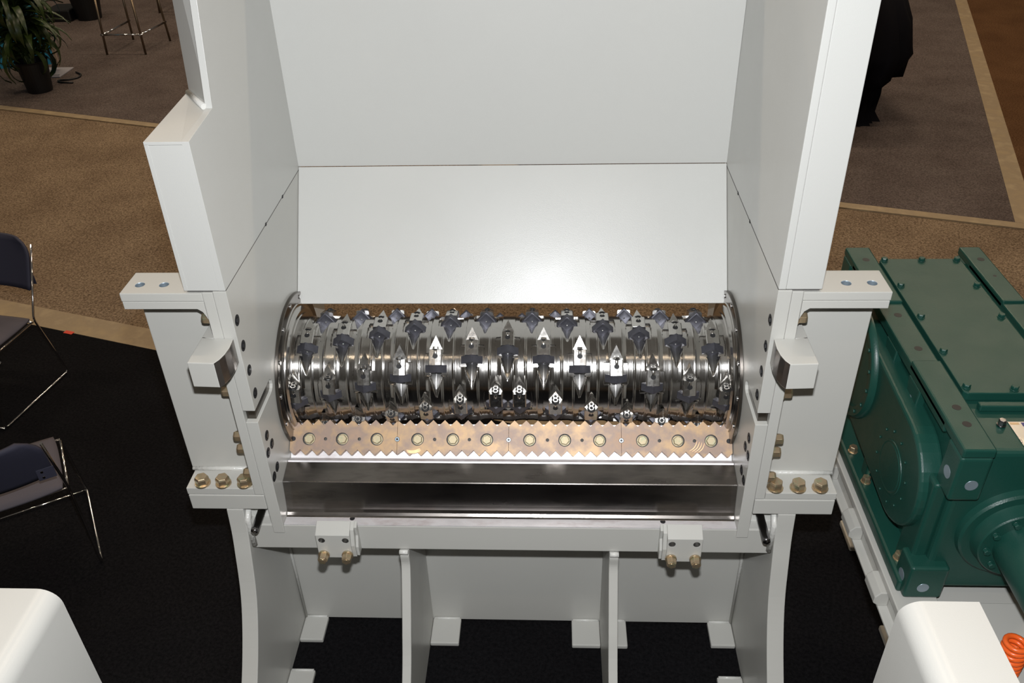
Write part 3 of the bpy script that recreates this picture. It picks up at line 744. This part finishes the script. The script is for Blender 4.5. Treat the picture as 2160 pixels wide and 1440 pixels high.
# ------------------------------------------------------------------ sled chairs
def make_chair(label, loc, rotz):
    # local: +y is the way the sitter faces, origin under the middle of the rear feet
    T = thing('sled_chair', label, 'chair', loc, rotz, 'dark sled base chairs on the black carpet')
    mk = lambda mb, n, m, bv=0., lab=None: mb.build(n, m, T, bevel=bv, label=lab, offset=False)
    r = .0065; hw = .245
    mb = MB()
    for s in (-1, 1):
        x = s*hw
        mb.tube([(x*.90, -.105, .86), (x*.93, .085, .455), (x, 0, .012), (x, .58, .012), (x*.93, .50, .43), (x*.92, .10, .44)], r, 10, bend=.03)
    mb.tube([(-hw*.93, .50, .43), (hw*.93, .50, .43)], r, 10); mb.tube([(-hw*.92, .095, .437), (hw*.92, .095, .437)], r, 10)
    mb.tube([(-hw, .58, .012), (hw, .58, .012)], r*.8, 8)
    mk(mb, 'chair_frame', 'chrome', lab='thin chrome sled frame')
    # seat pad
    mb = MB(); nx_, ny_ = 14, 14; V = []; 
    for z_ in (0, 1):
        for j in range(ny_+1):
            for i in range(nx_+1):
                u = i/nx_*2-1; v = j/ny_*2-1
                k = 1-.05*abs(u*v)**3
                z = .452 + (.028*(1-abs(u)**4)*(1-abs(v)**4) if z_ else -.012)+.006*u*u
                V.append((u*.215*k, .295+v*.215*k, z))
    n1 = (nx_+1)*(ny_+1)
    for z_ in (0, 1): mb.add([], [])
    Fs = []
    for z_ in (0, 1):
        for j in range(ny_):
            for i in range(nx_):
                a = z_*n1+j*(nx_+1)+i; Fs.append((a, a+1, a+nx_+2, a+nx_+1))
    bd = [i for i in range(nx_)]+[(j)*(nx_+1)+nx_ for j in range(ny_)]+[ny_*(nx_+1)+i for i in range(nx_, 0, -1)]+[j*(nx_+1) for j in range(ny_, 0, -1)]
    for a, b in zip(bd, bd[1:]+bd[:1]): Fs.append((a, b, n1+b, n1+a))
    mb.add(V, Fs, 0, True); mk(mb, 'seat', 'fabric', lab='charcoal fabric seat pad')
    # back shell with rounded top corners, curved around the sitter
    V = []; nn = 16; mm = 10
    def prof(v):  # half width by height
        return .213*(1-.0*v) if v < .62 else .213*math.sqrt(max(0, 1-((v-.62)/.38)**2*.62))
    for side in (0, 1):
        for j in range(mm+1):
            v = j/mm; hwv = prof(v)
            for i in range(nn+1):
                u = i/nn*2-1; x = u*hwv; zz = .612+v*.285
                yb = -.103+(.865-zz)*.42-.035*(1-u*u)*.8+(.016 if side else 0)
                V.append((x, yb, zz))
    n1 = (nn+1)*(mm+1); Fs = []
    for side in (0, 1):
        for j in range(mm):
            for i in range(nn):
                a = side*n1+j*(nn+1)+i; Fs.append((a, a+1, a+nn+2, a+nn+1))
    bd = [i for i in range(nn)]+[j*(nn+1)+nn for j in range(mm)]+[mm*(nn+1)+i for i in range(nn, 0, -1)]+[j*(nn+1) for j in range(mm, 0, -1)]
    for a, b in zip(bd, bd[1:]+bd[:1]): Fs.append((a, b, n1+b, n1+a))
    mb = MB().add(V, Fs, 0, True); mk(mb, 'backrest', 'plastic', lab='black rounded backrest')
    for s in (-1, 1):
        y = -.105+(.865-.66)*.42-.018
        bk = MB().box(s*.150, s*.222, y-.005, y-.001, .625, .685); o = mk(bk, 'backrest_bracket', 'plastic', .002)
        for x, z in ((.172, .640), (.172, .670)):
            MB().cyl((s*x, y-.004, z), (s*x, y-.008, z), .006, 10).build('rivet', 'chrome', o, offset=False)
    return T
fB = Vector((-.52, .857)); fA = Vector((-.184, -.983))
def chair_at(label, rear_right, f, side):
    rz = math.atan2(-f.x, f.y); rr = Vector((f.y, -f.x))
    o = Vector(rear_right)-rr*.245*side
    return make_chair(label, (o.x, o.y, 0), rz)
chair_at('dark sled base chair seen from behind, nearest the white guard', (-2.007, 2.775), fB, 1)
chair_at('dark sled base chair further back beside the tan tape strip, cut by the left edge', (-2.914, 4.336), fA, -1)

# ------------------------------------------------------------------ bar stools
def stool(label, feet, top=.78):
    cx = sum(p[0] for p in feet)/4; cy = sum(p[1] for p in feet)/4
    T = thing('bar_stool', label, 'stool', (cx, cy, .004), 0, 'thin metal bar stools on the grey carpet')
    c = Vector((cx, cy, 0)); P = [Vector((x, y, .0065)) for x, y in feet]
    tops = [c+(p-c)*.90+Vector((0, 0, top)) for p in P]
    for p, t in zip(P, tops): MB().tube([p, t], .015, 10).build('leg', 'bronze', T)
    rg = [p.lerp(t, .32) for p, t in zip(P, tops)]
    for a, b in ((0, 1), (0, 2), (2, 3)):
        d = (rg[b]-rg[a]).normalized()*.03
        MB().tube([rg[a]-d, rg[b]+d], .013, 10).build('footrest_bar', 'chrome', T, label='bright footrest bar')
    MB().cyl((cx, cy, top), (cx, cy, top+.035), .19, 32).build('seat', 'greymetal', T, bevel=.008)
stool('thin metal bar stool with a square footrest, nearer the shredder', [(-5.72, 11.40), (-5.66, 12.12), (-5.19, 11.38), (-5.10, 12.02)])
stool('metal bar stool at the top edge half hidden by the hopper', [(-5.85, 13.60), (-5.80, 14.15), (-5.30, 13.55), (-5.25, 14.10)])

# ------------------------------------------------------------------ display panel, floor box, cable
D = thing('display_panel', 'bright blue upright display board behind the potted plant', 'display board', (-6.6, 11.0, .004))
pa, pb = Vector((-6.02, 10.72, 0)), Vector((-7.6, 10.25, 0))
dv = (pb-pa); nv = Vector((-dv.y, dv.x, 0)).normalized()
def wallbox(a, b, z0, z1, t, m, n, par, bv=0.):
    mb = MB(); V = [p+nv*o+Vector((0, 0, z)) for z in (z0, z1) for p, o in ((a, -t), (b, -t), (b, t), (a, t))]
    mb.add(V, [(3, 2, 1, 0), (4, 5, 6, 7), (0, 1, 5, 4), (1, 2, 6, 5), (2, 3, 7, 6), (3, 0, 4, 7)]); return mb.build(n, m, par, bevel=bv)
u_ = dv.normalized()
wallbox(pa+u_*.03, pb, .10, 2.1, .018, 'blue', 'panel_face', D)
wallbox(pa, pa+u_*.03, .06, 2.12, .022, 'trimwood', 'edge_trim', D)
MB().box(-6.22, -5.90, 10.44, 10.82, .0045, .020).build('foot_plate', 'greymetal', D, bevel=.004)
MB().box(-6.06, -5.92, 10.47, 10.49, .0202, .026).build('foot_strip', 'chrome', D)
pts = [(-5.78, 10.62, .016), (-5.66, 10.52, .016), (-5.64, 10.40, .016), (-5.72, 10.32, .016), (-5.86, 10.30, .016), (-5.80, 10.22, .016), (-5.62, 10.20, .016)]
tag(MB().tube(pts, .010, 8, bend=.08).build('power_cable', 'pot'), 'dark cable curled on the grey carpet beside the near plant pot', 'cable')
FB = MB().box(-7.42, -7.02, 13.15, 13.6, .004, .17); tag(FB.build('floor_box', 'pot', bevel=.02), 'low black box on the carpet beside the far plant pot', 'box')

# ------------------------------------------------------------------ potted plants
def plant(label, x, y, rad, h, n, seed, spread):
    rnd = random.Random(seed)
    T = thing('potted_plant', label, 'plant', (x, y, .004))
    mb = MB().lathe([(0, .0001), (0, rad*.78), (h, rad), (h+.02, rad*1.06), (h+.02, rad*.92), (h-.05, rad*.86), (h-.05, .0001)], (x, y, .004), 'z', 32, smooth=False)
    mb.build('pot', 'pot', T, bevel=.003)
    lf = MB(); st = MB()
    for k in range(n):
        a = rnd.uniform(0, 2*PI); tilt = rnd.uniform(.05, 1.0); L = rnd.uniform(.55, 1.0)*spread
        base = Vector((x+rnd.uniform(-.06, .06), y+rnd.uniform(-.06, .06), h-.03+rnd.uniform(0, .45)*spread))
        dh = Vector((math.cos(a), math.sin(a), 0)); wd = rnd.uniform(.020, .034)*1.35
        V = []; m = 9; side = Vector((-dh.y, dh.x, 0)); p = base.copy(); el = PI/2-tilt*.75
        for j in range(m+1):
            t = j/m; wv = wd*math.sin(PI*min(.98, .08+t*.92))**.8
            V += [p-side*wv+Vector((0, 0, .012)), p, p+side*wv+Vector((0, 0, .012))]
            d = dh*math.cos(el)+Vector((0, 0, math.sin(el))); p = p+d*L*.55/m; el -= (.16+.24*tilt)*1.25
        Fs = []
        for j in range(m): Fs += [(3*j, 3*j+1, 3*j+4, 3*j+3), (3*j+1, 3*j+2, 3*j+5, 3*j+4)]
        V2 = [v-Vector((0, 0, .003)) for v in V]
        lf.add(V, Fs, 0, True); lf.add(V2, [f[::-1] for f in Fs], 0, True)
        if k % 4 == 0: st.tube([(x+rnd.uniform(-.03, .03), y+rnd.uniform(-.03, .03), h-.04), tuple(base+Vector((0, 0, .06)))], .009, 6)
    lf.build('foliage', 'leaf', T); st.build('stems', 'stem', T)
plant('leafy dracaena in a black pot in front of the blue board', -5.90, 9.95, .175, .34, 170, 3, 1.5)
plant('small leafy plant in a black pot at the top edge behind the board', -6.83, 13.35, .22, .36, 60, 9, .95)

# ------------------------------------------------------------------ draped black cover
rnd = random.Random(5)
def cover():
    T = thing('draped_table', 'tall shape under a black cloth cover behind the hopper on the grey carpet', 'covered table', (3.0, 9.2, .004))
    n = 64; cx, cy = 2.75, 9.05
    V = []; levels = [(.006, .98), (.10, .90), (.28, .94), (.48, .96), (.52, 1.18), (.72, 1.25), (1.0, 1.16), (1.22, 1.02), (1.30, .86)]
    ring0 = None
    for z, k in levels:
        for i in range(n):
            a = 2*PI*i/n; c_, s_ = math.cos(a), math.sin(a)
            rx, ry = .72, .62; pw = .55
            x = math.copysign(abs(c_)**pw, c_)*rx; y = math.copysign(abs(s_)**pw, s_)*ry
            rip = 1+.045*math.sin(i*2.9+z*2)*(1.3-z)+.03*math.sin(i*1.3+z*3)
            hem = .05*math.sin(i*.8)+.04*math.sin(i*2.1) if z == .52 or z == .48 else 0
            V.append((cx+x*k*rip, cy+y*k*rip, z+hem))
    Fs = [(j*n+i, j*n+(i+1) % n, (j+1)*n+(i+1) % n, (j+1)*n+i) for j in range(len(levels)-1) for i in range(n)]
    Fs.append(tuple((len(levels)-1)*n+i for i in range(n)))
    MB().add(V, Fs, 0, True).build('cloth_cover', 'cloth', T)
cover()

for o in bpy.data.objects:
    if '_base' in o: del o['_base']
